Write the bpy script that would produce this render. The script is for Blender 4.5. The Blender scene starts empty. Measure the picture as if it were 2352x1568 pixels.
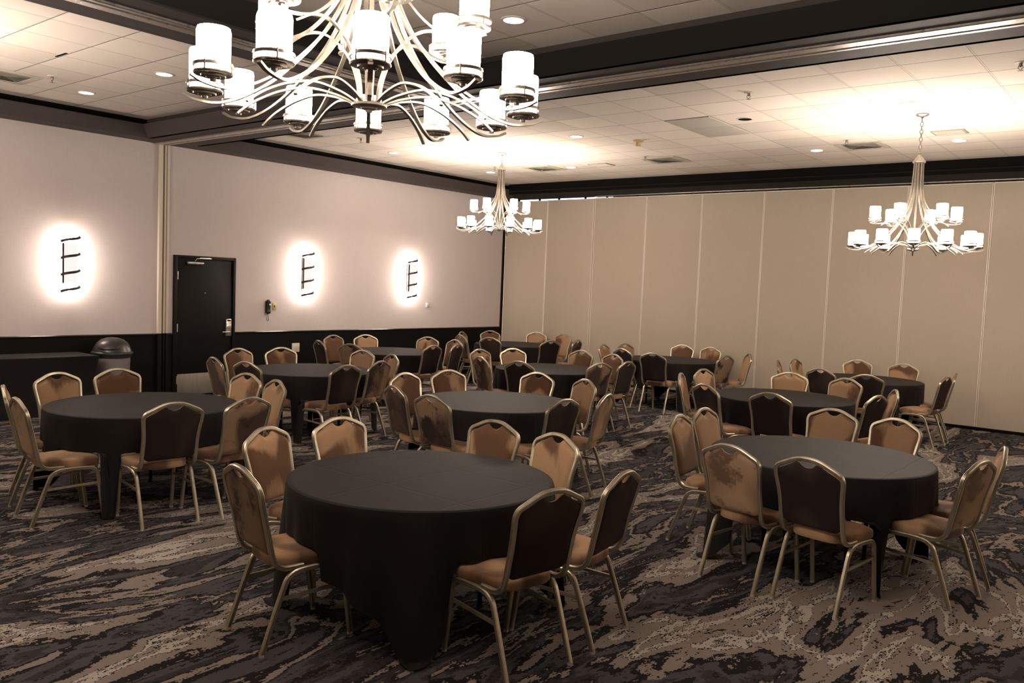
import bpy, bmesh, math, random
from mathutils import Vector, Matrix
random.seed(7)
S = bpy.context.scene
COL = S.collection
PI = math.pi

# ------------------------------------------------------------------ camera, world, exposure
cam_d = bpy.data.cameras.new('camera'); cam = bpy.data.objects.new('camera', cam_d); COL.objects.link(cam); S.camera = cam
cam_d.sensor_fit = 'HORIZONTAL'; cam_d.sensor_width = 36.0; cam_d.lens = 36.0 * 1933.96 / 2352.0
cam_d.clip_start = 0.05; cam_d.clip_end = 100
yaw, pitch, roll = -0.68083316, -0.06736073, 0.04028604
cy, sy, cp, sp = math.cos(yaw), math.sin(yaw), math.cos(pitch), math.sin(pitch)
fw = Vector((sy * cp, cy * cp, sp)); rt = Vector((cy, -sy, 0)); up = rt.cross(fw)
rt2 = rt * math.cos(roll) + up * math.sin(roll); up2 = up * math.cos(roll) - rt * math.sin(roll)
cam.matrix_world = Matrix.Translation((11.8505, -14.1931, 1.904)) @ Matrix((rt2, up2, -fw)).transposed().to_4x4()
W = bpy.data.worlds.new('world'); S.world = W; W.use_nodes = True
W.node_tree.nodes['Background'].inputs[0].default_value = (1.0, 0.85, 0.72, 1); W.node_tree.nodes['Background'].inputs[1].default_value = 0.02
S.view_settings.view_transform = 'Standard'; S.view_settings.look = 'None'; S.view_settings.gamma = 1.0
S.view_settings.use_curve_mapping = False; S.view_settings.exposure = 0.0
S.cycles.use_denoising = True
S.cycles.max_bounces = 8; S.cycles.diffuse_bounces = 5; S.cycles.glossy_bounces = 3; S.cycles.transmission_bounces = 2
S.cycles.sample_clamp_indirect = 6.0; S.cycles.caustics_reflective = False; S.cycles.caustics_refractive = False

LAMP = 82.0          # radiance of the glass shades of the chandeliers
SCONCE = 150.0
WARM = (1.0, 0.84, 0.70)

# ------------------------------------------------------------------ helpers
def tag(o, label=None, cat=None, group=None, kind=None):
    if label: o['label'] = label
    if cat: o['category'] = cat
    if group: o['group'] = group
    if kind: o['kind'] = kind
    return o
def empty(name, loc=(0, 0, 0), rz=0.0, label=None, cat=None, group=None, kind=None):
    o = bpy.data.objects.new(name, None); COL.objects.link(o); o.location = loc; o.rotation_euler = (0, 0, rz)
    o.empty_display_size = 0.1
    return tag(o, label, cat, group, kind)
def obj(name, bm, mat, parent=None, smooth=True, **kw):
    me = bpy.data.meshes.new(name)
    bmesh.ops.recalc_face_normals(bm, faces=bm.faces[:])
    bm.to_mesh(me); bm.free()
    for m in (mat if isinstance(mat, (list, tuple)) else [mat]): me.materials.append(m)
    if smooth:
        for p in me.polygons: p.use_smooth = True
        try: me.set_sharp_from_angle(angle=math.radians(38))
        except Exception: pass
    o = bpy.data.objects.new(name, me); COL.objects.link(o)
    if parent: o.parent = parent
    return tag(o, **kw)
def BM(): return bmesh.new()
def box(bm, x0, x1, y0, y1, z0, z1, bev=0.0, mi=0, M=None):
    vs = [bm.verts.new((x, y, z)) for x in (x0, x1) for y in (y0, y1) for z in (z0, z1)]
    F = [(0, 1, 3, 2), (4, 6, 7, 5), (0, 4, 5, 1), (2, 3, 7, 6), (0, 2, 6, 4), (1, 5, 7, 3)]
    fs = [bm.faces.new([vs[i] for i in f]) for f in F]
    for f in fs: f.material_index = mi
    if bev > 0:
        es = list({e for f in fs for e in f.edges})
        r = bmesh.ops.bevel(bm, geom=es, offset=bev, segments=2, affect='EDGES', profile=0.5)
        for f in r['faces']: f.material_index = mi
        vs = list({v for f in r['faces'] for v in f.verts} | {v for v in vs if v.is_valid})
    if M is not None:
        for v in vs:
            if v.is_valid: v.co = M @ v.co
    return vs
def crom(P, n=6):
    P = [Vector(p) for p in P]; out = []
    for i in range(len(P) - 1):
        a = P[i - 1] if i else P[0] * 2 - P[1]; b = P[i]; c = P[i + 1]; d = P[i + 2] if i + 2 < len(P) else P[-1] * 2 - P[-2]
        for k in range(n):
            t = k / n; t2 = t * t; t3 = t2 * t
            out.append(0.5 * ((2 * b) + (c - a) * t + (2 * a - 5 * b + 4 * c - d) * t2 + (3 * b - a - 3 * c + d) * t3))
    out.append(P[-1]); return out
def circ(r, n=8, ry=None): return [(r * math.cos(2 * PI * k / n), (ry or r) * math.sin(2 * PI * k / n)) for k in range(n)]
def sweep(bm, path, prof, side=None, caps=True, scale=None, mi=0, gr=()):
    """prof = list of (a, b): a along the side vector, b along the remaining normal"""
    P = [Vector(p) for p in path]; n = len(P); T = []
    for i in range(n):
        t = P[min(i + 1, n - 1)] - P[max(i - 1, 0)]; T.append(t.normalized())
    if side is None:
        h = Vector((0, 0, 1)) if abs(T[0].z) < 0.9 else Vector((1, 0, 0)); s = T[0].cross(h).normalized(); Sd = [s]
        for i in range(1, n):
            s = (s - T[i] * s.dot(T[i])); s.normalize(); Sd.append(s)
    else:
        side = Vector(side); Sd = [(side - t * side.dot(t)).normalized() for t in T]
    rings = []
    for i in range(n):
        b = T[i].cross(Sd[i]); k = scale[i] if scale else 1.0
        rings.append([bm.verts.new(P[i] + Sd[i] * (a * k) + b * (c * k)) for a, c in prof])
    m = len(prof)
    for i in range(n - 1):
        for j in range(m):
            f = bm.faces.new((rings[i][j], rings[i][(j + 1) % m], rings[i + 1][(j + 1) % m], rings[i + 1][j])); f.material_index = 1 if j in gr else mi
    if caps:
        bm.faces.new(rings[0][::-1]).material_index = mi; bm.faces.new(rings[-1]).material_index = mi
def lathe(bm, prof, n=24, c=(0, 0, 0), mi=0):
    c = Vector(c); rings = []
    for r, z in prof:
        if r < 1e-5: rings.append([bm.verts.new(c + Vector((0, 0, z)))])
        else: rings.append([bm.verts.new(c + Vector((r * math.cos(2 * PI * k / n), r * math.sin(2 * PI * k / n), z))) for k in range(n)])
    for a, b in zip(rings, rings[1:]):
        if len(a) == 1 and len(b) == 1: continue
        for k in range(n):
            k2 = (k + 1) % n
            if len(a) == 1: f = bm.faces.new((a[0], b[k2], b[k]))
            elif len(b) == 1: f = bm.faces.new((a[k], a[k2], b[0]))
            else: f = bm.faces.new((a[k], a[k2], b[k2], b[k]))
            f.material_index = mi
def prism(bm, poly, axis, a, b, mi=0):
    """extrude a polygon along an axis ('x': poly=(y,z); 'y': poly=(x,z)) from a to b (a, b may be functions of poly point)"""
    fa = a if callable(a) else (lambda p: a); fb = b if callable(b) else (lambda p: b)
    def v(p, t): return bm.verts.new((t, p[0], p[1]) if axis == 'x' else (p[0], t, p[1]))
    A = [v(p, fa(p)) for p in poly]; B = [v(p, fb(p)) for p in poly]; n = len(poly)
    for i in range(n):
        bm.faces.new((A[i], A[(i + 1) % n], B[(i + 1) % n], B[i])).material_index = mi
    bm.faces.new(A).material_index = mi; bm.faces.new(B[::-1]).material_index = mi
def dup(root, loc, rz, label, group=None):
    r = root.copy(); COL.objects.link(r); r.location = loc; r.rotation_euler = (0, 0, rz); r['label'] = label
    if group: r['group'] = group
    for ch in list(root.children):
        c = ch.copy(); COL.objects.link(c); c.parent = r
        for g in ch.children:
            d = g.copy(); COL.objects.link(d); d.parent = c
    return r

# ------------------------------------------------------------------ materials
def mat(name, color, rough=0.6, metal=0.0, spec=0.5, sheen=0.0, sheen_tint=None, emit=None, estr=0.0):
    m = bpy.data.materials.new(name); m.use_nodes = True; b = m.node_tree.nodes['Principled BSDF']
    b.inputs['Base Color'].default_value = (*color, 1); b.inputs['Roughness'].default_value = rough
    b.inputs['Metallic'].default_value = metal; b.inputs['Specular IOR Level'].default_value = spec
    if sheen: b.inputs['Sheen Weight'].default_value = sheen; b.inputs['Sheen Roughness'].default_value = 0.4
    if sheen_tint: b.inputs['Sheen Tint'].default_value = (*sheen_tint, 1)
    if emit: b.inputs['Emission Color'].default_value = (*emit, 1); b.inputs['Emission Strength'].default_value = estr
    return m
class NT:
    def __init__(s, m): s.t = m.node_tree; s.b = s.t.nodes['Principled BSDF']
    def n(s, typ, **kw):
        x = s.t.nodes.new(typ)
        for k, v in kw.items():
            if k.startswith('i_'):
                key = k[2:]; x.inputs[int(key) if key.isdigit() else key].default_value = v
            else: setattr(x, k, v)
        return x
    def l(s, a, b): s.t.links.new(a, b)
    def math(s, op, a, b=None, clamp=False):
        x = s.n('ShaderNodeMath', operation=op, use_clamp=clamp)
        for i, v in enumerate((a, b)):
            if v is None: continue
            if isinstance(v, (int, float)): x.inputs[i].default_value = v
            else: s.l(v, x.inputs[i])
        return x.outputs[0]
    def mix(s, f, a, b):
        x = s.n('ShaderNodeMix', data_type='RGBA')
        for i, v in ((0, f), (6, a), (7, b)):
            if isinstance(v, (int, float)): x.inputs[i].default_value = v
            elif isinstance(v, tuple): x.inputs[i].default_value = (*v, 1)
            else: s.l(v, x.inputs[i])
        return x.outputs[2]
    def ramp(s, f, stops, interp='LINEAR'):
        x = s.n('ShaderNodeValToRGB'); r = x.color_ramp; r.interpolation = interp
        while len(r.elements) > 1: r.elements.remove(r.elements[-1])
        for i, (p, c) in enumerate(stops):
            e = r.elements[0] if i == 0 else r.elements.new(p)
            e.position = p; e.color = (*c, 1) if isinstance(c, tuple) else (c, c, c, 1)
        s.l(f, x.inputs[0]); return x.outputs[0]
    def coord(s, kind='Object'): return s.n('ShaderNodeTexCoord').outputs[kind]
    def mapping(s, v, scale=(1, 1, 1), rot=(0, 0, 0), loc=(0, 0, 0)):
        x = s.n('ShaderNodeMapping'); x.inputs['Scale'].default_value = scale; x.inputs['Rotation'].default_value = rot; x.inputs['Location'].default_value = loc
        s.l(v, x.inputs['Vector']); return x.outputs[0]
    def noise(s, v, scale, detail=3.0, rough=0.5, dist=0.0):
        x = s.n('ShaderNodeTexNoise'); x.inputs['Scale'].default_value = scale; x.inputs['Detail'].default_value = detail
        x.inputs['Roughness'].default_value = rough; x.inputs['Distortion'].default_value = dist
        s.l(v, x.inputs['Vector']); return x
    def bump(s, h, strength=0.2, dist=0.01):
        x = s.n('ShaderNodeBump'); x.inputs['Strength'].default_value = strength; x.inputs['Distance'].default_value = dist
        s.l(h, x.inputs['Height']); s.l(x.outputs[0], s.b.inputs['Normal'])

def m_carpet():
    m = mat('carpet_marbled', (0.1, 0.1, 0.1), 0.95, spec=0.1); N = NT(m)
    co = N.coord()
    sn = N.n('ShaderNodeVectorMath', operation='SNAP'); N.l(co, sn.inputs[0]); sn.inputs[1].default_value = (0.007, 0.007, 1)
    base = sn.outputs[0]
    st = N.mapping(base, scale=(1.0, 0.33, 1.0), rot=(0, 0, math.radians(-4)))
    w = N.noise(st, 0.9, 3, 0.5)
    wv = N.n('ShaderNodeVectorMath', operation='MULTIPLY_ADD'); N.l(w.outputs['Color'], wv.inputs[0]); wv.inputs[1].default_value = (0.9, 0.9, 0); N.l(st, wv.inputs[2])
    n1 = N.noise(wv.outputs[0], 1.4, 8, 0.60, 0.3)        # big bands
    n2 = N.noise(wv.outputs[0], 5.0, 6, 0.7, 0.2)         # ragged flecks
    rg = N.noise(base, 26.0, 4, 0.75)
    v1 = N.math('ADD', n1.outputs[0], N.math('MULTIPLY', N.math('SUBTRACT', rg.outputs[0], 0.5), 0.045))
    v2 = N.math('ADD', n2.outputs[0], N.math('MULTIPLY', N.math('SUBTRACT', rg.outputs[0], 0.5), 0.22))
    K = (0.010, 0.0093, 0.0098); SL = (0.070, 0.066, 0.074); TP = (0.25, 0.213, 0.186); BG = (0.45, 0.405, 0.36); G2 = (0.035, 0.032, 0.035)
    c1 = N.ramp(v1, [(0.0, TP), (0.30, K), (0.33, SL), (0.385, K), (0.41, TP), (0.433, K), (0.445, G2), (0.462, SL), (0.492, K), (0.515, TP), (0.548, K), (0.553, BG), (0.572, K), (0.577, TP), (0.615, K), (0.64, SL), (0.685, K), (0.70, TP), (0.75, BG)], 'CONSTANT')
    f2 = N.ramp(v2, [(0, 0.0), (0.635, 1.0)], 'CONSTANT'); f3 = N.ramp(v2, [(0, 1.0), (0.385, 0.0)], 'CONSTANT')
    c2 = N.mix(f2, c1, TP); c3 = N.mix(f3, c2, K)
    tuft = N.noise(co, 420.0, 2, 0.6)
    c4 = N.mix(N.math('MULTIPLY', tuft.outputs[0], 0.28), c3, (0.03, 0.028, 0.028))
    N.l(c4, N.b.inputs['Base Color']); N.bump(tuft.outputs[0], 0.5, 0.004)
    return m
def m_tiles():
    m = mat('ceiling_tile', (0.7, 0.62, 0.55), 0.9, spec=0.2); N = NT(m)
    co = N.coord(); sx = N.n('ShaderNodeSeparateXYZ'); N.l(co, sx.inputs[0])
    def lines(o, off, per):
        a = N.math('DIVIDE', N.math('ADD', o, off), per); fl = N.math('FLOOR', a)
        fr = N.math('SUBTRACT', a, fl)
        d = N.math('MULTIPLY', N.math('MINIMUM', fr, N.math('SUBTRACT', 1.0, fr)), per); return d, fl
    dx, ix = lines(sx.outputs[0], -0.4845, 0.6096)
    dy, iy = lines(sx.outputs[1], 6.1300 + 0.6155 * 20, 0.6155)
    cx = N.n('ShaderNodeCombineXYZ'); N.l(ix, cx.inputs[0]); N.l(iy, cx.inputs[1])
    wn = N.n('ShaderNodeTexWhiteNoise'); N.l(cx.outputs[0], wn.inputs[0])
    v = N.math('ADD', N.math('MULTIPLY', N.math('POWER', wn.outputs[0], 3.0), -0.17), 1.0)
    d = N.math('MINIMUM', dx, dy)
    sA = N.ramp(dx, [(0.0, 1.0), (0.0045, 1.0), (0.005, 0.36), (0.0085, 0.36), (0.0105, 0.93), (1.0, 0.93)])
    sB = N.ramp(dy, [(0.0, 0.36), (0.0045, 0.36), (0.0065, 1.0), (1.0, 1.0)])
    seam = N.math('MULTIPLY', sA, sB)
    fine = N.noise(co, 160, 2, 0.5)
    rgb = N.n('ShaderNodeRGB'); rgb.outputs[0].default_value = (0.78, 0.715, 0.645, 1)
    mm = N.n('ShaderNodeVectorMath', operation='SCALE'); N.l(rgb.outputs[0], mm.inputs[0]); N.l(N.math('MULTIPLY', v, seam), mm.inputs['Scale'])
    N.l(mm.outputs[0], N.b.inputs['Base Color'])
    h = N.math('ADD', N.ramp(d, [(0.0, 0.0), (0.004, 0.0), (0.014, 1.0), (1.0, 1.0)]), N.math('MULTIPLY', fine.outputs[0], 0.06))
    N.bump(h, 0.6, 0.006)
    return m
def m_fabric(name, color, var=0.06, scale=180, rough=0.85, spec=0.25):
    m = mat(name, color, rough, spec=spec); N = NT(m); co = N.coord()
    a = N.noise(N.mapping(co, (1, 1, 0.05)), scale, 2, 0.5); b = N.noise(N.mapping(co, (0.05, 0.05, 1)), scale, 2, 0.5); g = N.noise(co, 0.7, 3, 0.5)
    f = N.math('ADD', N.math('MULTIPLY', a.outputs[0], 0.4), N.math('ADD', N.math('MULTIPLY', b.outputs[0], 0.3), N.math('MULTIPLY', g.outputs[0], 0.3)))
    dk = tuple(c * (1 - var * 2.2) for c in color); lt = tuple(min(1, c * (1 + var * 2.2)) for c in color)
    N.l(N.ramp(f, [(0.3, dk), (0.7, lt)]), N.b.inputs['Base Color']); N.bump(f, 0.12, 0.002)
    return m
def m_velvet(name, light, dark, lo, hi, sheen=0.35, blotch=None, scale=2.6):
    """velvet with its nap brushed two ways; every chair gets its own patches"""
    m = mat(name, light, 0.75, spec=0.15, sheen=sheen, sheen_tint=(1.0, 0.72, 0.5)); N = NT(m)
    oi = N.n('ShaderNodeObjectInfo'); co = N.coord()
    off = N.n('ShaderNodeVectorMath', operation='ADD'); N.l(co, off.inputs[0])
    cx = N.n('ShaderNodeCombineXYZ'); r = N.math('MULTIPLY', oi.outputs['Random'], 37.0)
    for i in range(3): N.l(r, cx.inputs[i])
    N.l(cx.outputs[0], off.inputs[1]); v = off.outputs[0]
    n = N.noise(N.mapping(v, (1, 1, 0.7)), scale, 1.5, 0.4, 0.2)
    st = N.noise(N.mapping(v, (1.0, 1.0, 0.06)), 40, 2, 0.5)
    fine = N.noise(N.mapping(v, (0.05, 0.05, 1.0)), 230, 2, 0.5)
    f = N.math('ADD', n.outputs[0], N.math('MULTIPLY', N.math('SUBTRACT', st.outputs[0], 0.5), 0.05))
    c = N.ramp(f, [(lo, light), (hi, dark)])
    if blotch:
        b = N.noise(v, 7.5, 5, 0.68); k = N.noise(v, 3.1, 1, 0.5)
        bb = N.math('ADD', N.math('MULTIPLY', b.outputs[0], 0.55), N.math('MULTIPLY', k.outputs[0], 0.6))
        c = N.mix(N.ramp(bb, [(0.585, 0.0), (0.66, 1.0)]), c, blotch)
    c = N.mix(N.math('MULTIPLY', fine.outputs[0], 0.22), c, dark)
    N.l(c, N.b.inputs['Base Color']); N.bump(st.outputs[0], 0.08, 0.004)
    return m
def m_cloth():
    m = mat('black_tablecloth', (0.02, 0.019, 0.018), 0.65, spec=0.10, sheen=0.03); N = NT(m); co = N.coord()
    sx = N.n('ShaderNodeSeparateXYZ'); N.l(co, sx.inputs[0])
    wob = N.noise(co, 2.5, 2, 0.5); wb = N.math('MULTIPLY', N.math('SUBTRACT', wob.outputs[0], 0.5), 0.05)
    def ln(o, p, off):
        a = N.math('ADD', N.math('DIVIDE', N.math('ADD', o, wb), p), off); fr = N.math('SUBTRACT', a, N.math('FLOOR', a))
        return N.math('ABSOLUTE', N.math('SUBTRACT', fr, 0.5))
    d = N.math('MINIMUM', ln(sx.outputs[0], 0.57, 0.5), ln(sx.outputs[1], 0.57, 0.0))
    cr = N.ramp(d, [(0.0, 0.0), (0.012, 1.0)]); we = N.noise(co, 300, 1, 0.5)
    N.bump(N.math('ADD', N.math('MULTIPLY', cr, 0.8), N.math('ADD', N.math('MULTIPLY', wob.outputs[0], 0.5), N.math('MULTIPLY', we.outputs[0], 0.15))), 0.25, 0.012)
    g = N.noise(co, 1.6, 3, 0.5)
    N.l(N.ramp(g.outputs[0], [(0.3, (0.0110, 0.0100, 0.0098)), (0.7, (0.0155, 0.0142, 0.0138))]), N.b.inputs['Base Color'])
    return m
def m_brushed(name, color, rough=0.3, metal=0.9):
    m = mat(name, color, rough, metal); N = NT(m); co = N.coord()
    n = N.noise(N.mapping(co, (1, 1, 0.15)), 30, 4, 0.6)
    N.l(N.ramp(n.outputs[0], [(0.3, tuple(c * 0.82 for c in color)), (0.7, tuple(min(1, c * 1.1) for c in color))]), N.b.inputs['Base Color'])
    N.l(N.ramp(n.outputs[0], [(0.3, rough * 0.8), (0.7, rough * 1.3)]), N.b.inputs['Roughness'])
    return m

M = {}
M['carpet'] = m_carpet(); M['tile'] = m_tiles(); M['cloth'] = m_cloth()
M['wall'] = m_fabric('wallcovering_grey', (0.56, 0.505, 0.49), 0.035, 150)
M['panel'] = m_fabric('partition_fabric_beige', (0.47, 0.405, 0.325), 0.03, 190)
M['wainscot'] = m_fabric('black_paint', (0.006, 0.0055, 0.0055), 0.05, 60, 0.6, 0.10)
M['cove'] = m_fabric('cove_paint_charcoal', (0.050, 0.042, 0.041), 0.04, 20, 0.65)
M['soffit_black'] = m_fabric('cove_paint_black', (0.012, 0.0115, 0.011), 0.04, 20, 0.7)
M['recess'] = mat('recess_black', (0.004, 0.004, 0.004), 0.9, spec=0.1)
M['alu'] = m_brushed('track_aluminium', (0.50, 0.47, 0.44), 0.32, 0.8)
M['trim'] = mat('partition_trim_cream', (0.74, 0.67, 0.59), 0.4)
M['jamb'] = mat('jamb_cream', (0.60, 0.53, 0.44), 0.45)
M['black'] = m_fabric('black_satin', (0.0055, 0.005, 0.005), 0.05, 40, 0.5, 0.14)
M['rail'] = mat('rail_black_gloss', (0.02, 0.018, 0.018), 0.3)
M['steel'] = m_brushed('satin_steel', (0.62, 0.60, 0.57), 0.3, 0.85)
M['kick'] = m_brushed('kick_plate_steel', (0.26, 0.225, 0.20), 0.5, 0.55)
M['frame'] = m_brushed('champagne_metal', (0.53, 0.475, 0.365), 0.36, 0.88)
M['groove'] = mat('frame_groove', (0.20, 0.17, 0.12), 0.45, 0.8)
M['foot'] = mat('clear_foot_cap', (0.45, 0.42, 0.38), 0.4)
M['seat'] = m_velvet('seat_velvet', (0.375, 0.235, 0.138), (0.085, 0.046, 0.028), 0.43, 0.585, scale=4.2)
M['pad'] = m_velvet('front_velvet', (0.355, 0.222, 0.130), (0.105, 0.055, 0.030), 0.49, 0.545, scale=2.6)
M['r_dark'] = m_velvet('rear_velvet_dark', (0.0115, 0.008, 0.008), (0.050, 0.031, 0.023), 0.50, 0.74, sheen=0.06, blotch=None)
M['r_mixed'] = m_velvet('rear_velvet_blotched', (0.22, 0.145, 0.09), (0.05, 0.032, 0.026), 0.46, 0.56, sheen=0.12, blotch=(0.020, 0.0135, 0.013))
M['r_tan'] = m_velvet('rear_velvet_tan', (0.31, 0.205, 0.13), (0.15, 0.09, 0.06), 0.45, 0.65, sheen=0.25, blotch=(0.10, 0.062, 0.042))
M['nickel'] = m_brushed('chandelier_nickel', (0.30, 0.27, 0.225), 0.34, 0.85)
M['nickel_dark'] = m_brushed('lamp_cup_nickel', (0.20, 0.18, 0.155), 0.3, 0.9)
M['bronze'] = mat('sconce_bronze', (0.03, 0.02, 0.022), 0.5, 0.4)
M['white'] = mat('white_enamel', (0.62, 0.57, 0.51), 0.5)
M['vent'] = mat('vent_enamel', (0.44, 0.42, 0.36), 0.6)
M['return'] = mat('return_enamel', (0.27, 0.255, 0.21), 0.6)
M['grill'] = mat('vent_shadow', (0.22, 0.21, 0.18), 0.7)
M['ivory'] = mat('aged_ivory', (0.50, 0.38, 0.17), 0.5)
M['plate_white'] = mat('plate_white', (0.66, 0.60, 0.53), 0.5)
M['bin_lid'] = mat('bin_lid_plastic', (0.035, 0.031, 0.032), 0.32)
M['bin_body'] = mat('bin_body_plastic', (0.20, 0.185, 0.19), 0.45)
M['phone'] = mat('phone_black', (0.008, 0.008, 0.009), 0.35)
M['spandex'] = mat('stretch_cover', (0.009, 0.008, 0.0085), 0.6, spec=0.15, sheen=0.05)
M['table_wood'] = mat('plywood_top', (0.25, 0.17, 0.1), 0.6)
def glow(name, col, st):
    m = bpy.data.materials.new(name); m.use_nodes = True; t = m.node_tree; t.nodes.clear()
    e = t.nodes.new('ShaderNodeEmission'); o = t.nodes.new('ShaderNodeOutputMaterial'); e.inputs[0].default_value = (*col, 1); e.inputs[1].default_value = st
    t.links.new(e.outputs[0], o.inputs[0]); return m
M['shade'] = glow('lit_glass_shade', WARM, LAMP)
M['bulb'] = glow('bulb_seen_through_the_open_top', WARM, LAMP * 1.6)
M['sconce_lamp'] = glow('sconce_lamp', (1.0, 0.83, 0.72), SCONCE)
M['diffuser'] = glow('sconce_diffuser', (1.0, 0.86, 0.80), 1.1)
M['downlight'] = glow('downlight_lens', (0.93, 0.95, 1.0), 9.0)
M['tube'] = glow('fluorescent_tube', (0.72, 0.78, 1.0), 4.0)

# ------------------------------------------------------------------ the room
ZC, ZT, ZR, ZP = 3.992, 3.735, 0.978, 3.700
XR, YN = 18.2, -18.0                 # far right and near ends of the hall (out of view)
def struct(name, bm, m, parent=None, **kw):
    o = obj(name, bm, m, parent, smooth=False, **kw)
    if not parent: o['kind'] = 'structure'
    return o
b = BM(); box(b, -0.3, XR + 0.2, YN - 0.2, 1.2, -0.1, 0.0); struct('floor', b, M['carpet'])
b = BM(); box(b, -0.3, XR + 0.2, YN - 0.2, 1.2, ZC, ZC + 0.1); struct('ceiling', b, M['tile'])
# left wall: painted wainscot below, wallcovering above, with the door opening cut out
DY0, DY1, DZ = -7.635, -6.591, 2.146
b = BM()
for y0, y1 in ((YN, DY0), (DY1, 1.2)):
    box(b, -0.2, 0.0, y0, y1, ZR - 0.02, ZC, mi=0); box(b, -0.2, 0.0, y0, y1, 0.0, ZR - 0.02, mi=1)
box(b, -0.2, 0.0, DY0, DY1, DZ, ZC, mi=0)
struct('wall_left', b, [M['wall'], M['wainscot']])
b = BM()
for y0, y1 in ((YN, -7.90), (-7.72, DY0), (DY1, -0.02)):
    prism(b, [(0, ZR - 0.03), (0.022, ZR - 0.022), (0.026, ZR - 0.008), (0.018, ZR), (0, ZR)], 'y', y0, y1)
struct('trim_1', b, M['rail'])
b = BM()
for y0, y1 in ((YN, -7.90), (-7.72, DY0), (DY1, -0.02)): box(b, 0.0, 0.014, y0, y1, 0.0, 0.10, 0.003)
struct('baseboard_left', b, M['black'])
b = BM(); box(b, XR, XR + 0.2, YN, 1.2, 0, ZC); struct('wall_right', b, M['panel'])
b = BM(); box(b, -0.2, XR, YN - 0.2, YN, 0, ZC); struct('wall_near', b, M['panel'])
b = BM(); box(b, -0.2, XR, 1.0, 1.2, 0, ZC); struct('wall_beyond', b, M['panel'])
# coves.  profile: distance s from the wall line, z
COVE = [(0.0, ZT), (0.345, ZT), (0.500, 3.885), (0.488, 3.893), (0.345, 3.768), (0.300, 3.775), (0.300, ZC), (0.0, ZC)]
COVE_IN = [(0.3, 3.775), (0.31, 3.775), (0.31, ZC), (0.3, ZC)]
XB0, XB1 = 5.38, 6.16                # beam running towards the viewer
YB0, YB1 = -8.22, -7.44              # beam parallel to the folding partition
def cove(name, axis, base, sgn, a, b_, ma, mb, m=None, prof=COVE):
    """mitred cove lip; runs along `axis`; base = wall line; sgn = direction into the room"""
    m = m or M['cove']; bm = BM()
    poly = [(base + sgn * s, z) for s, z in prof]
    def at(end, k):
        if callable(k): return lambda p: end + k(abs(p[0] - base))
        return lambda p: end + k * abs(p[0] - base)
    prism(bm, poly, axis, at(a, ma), at(b_, mb))
    o = struct(name, bm, m)
    bm = BM(); prism(bm, [(base + sgn * (prof[5][0] - 0.002), 3.70 + 0.08), (base + sgn * (prof[5][0] + 0.004), 3.78), (base + sgn * (prof[5][0] + 0.004), ZC - 0.001), (base + sgn * (prof[5][0] - 0.002), ZC - 0.001)], axis, at(a, ma), at(b_, mb))
    struct(name + '_back', bm, M['recess'], parent=o)
cut = lambda s: max(0.0, s - 0.345)
farc = lambda s: -(0.06 + (s - 0.345) / 0.155 * 0.44) if s > 0.345 else (-0.06 if s > 0.34 else 0.0)
cove('trim_2', 'y', 0.0, 1, YB1, 0.0, cut, farc)                        # far coffer, left wall
cove('trim_3', 'y', 0.0, 1, YN, YB0, 0, lambda s: -cut(s))                         # near left coffer, left wall
BCOVE = [(0.0, ZT), (0.06, ZT), (0.500, 3.842), (0.49, 3.852), (0.46, 3.846), (0.450, 3.86), (0.450, ZC), (0.0, ZC)]
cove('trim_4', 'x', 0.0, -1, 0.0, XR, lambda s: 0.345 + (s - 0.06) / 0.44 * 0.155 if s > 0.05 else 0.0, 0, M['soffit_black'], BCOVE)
def lip(name, axis, base, sgn, a, b_, ma, mb, m=None):
    """lip standing off a beam edge: same slope as the cove, no flat underside"""
    prof = [(-0.05, ZT), (0.0, ZT), (0.155, 3.885), (0.143, 3.893), (0.0, 3.768), (-0.045, 3.775), (-0.045, ZC), (-0.05, ZC)]
    m = m or M['cove']; bm = BM()
    poly = [(base + sgn * s, z) for s, z in prof]
    def at(end, k): return (lambda p: end + k * max(0.0, sgn * (p[0] - base)))
    prism(bm, poly, axis, at(a, ma), at(b_, mb)); o = struct(name, bm, m)
    bm = BM(); s0 = -0.047
    prism(bm, [(base + sgn * s0, 3.78), (base + sgn * (s0 + 0.006), 3.78), (base + sgn * (s0 + 0.006), ZC - 0.001), (base + sgn * s0, ZC - 0.001)], axis, at(a, ma), at(b_, mb))
    struct(name + '_back', bm, M['recess'], parent=o)
lip('trim_5', 'x', YB0, -1, 0.345, XB0, 1, -1)                      # cross beam, near left coffer
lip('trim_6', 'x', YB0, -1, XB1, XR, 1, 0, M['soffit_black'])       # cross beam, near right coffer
lip('trim_7', 'x', YB1, 1, 0.345, XR, 1, 0)                         # cross beam, far coffer
lip('trim_8', 'y', XB0, -1, YN, YB0, 0, -1)
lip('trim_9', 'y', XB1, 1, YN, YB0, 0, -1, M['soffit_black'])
b = BM(); box(b, 0.0, XR, YB0, YB1, ZT, ZC); struct('trim_10', b, M['cove'])
b = BM(); box(b, XB0, XB1, YN, YB0, ZT + 0.0005, ZC); struct('trim_11', b, M['cove'])
def track(name, axis, c, a, b_, z=ZT):
    bm = BM()
    for s0, s1, h in ((-0.105, 0.005, 0.014), (0.030, 0.080, 0.014), (0.005, 0.030, 0.002)):
        pr = [(c + s0, z - h), (c + s0 + 0.008, z - h - 0.005) if h > .01 else (c + s0 + .005, z - h), (c + s1 - 0.008, z - h - 0.005) if h > .01 else (c + s1 - .005, z - h), (c + s1, z - h), (c + s1, z), (c + s0, z)]
        prism(bm, pr, axis, a, b_, mi=0 if h > .01 else 1)
    return tag(struct(name, bm, [M['alu'], M['recess']]), None)
track('trim_12', 'x', -7.86, 0.02, XR)
track('trim_13', 'y', 5.80, YN, -8.0)
b = BM()
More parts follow.
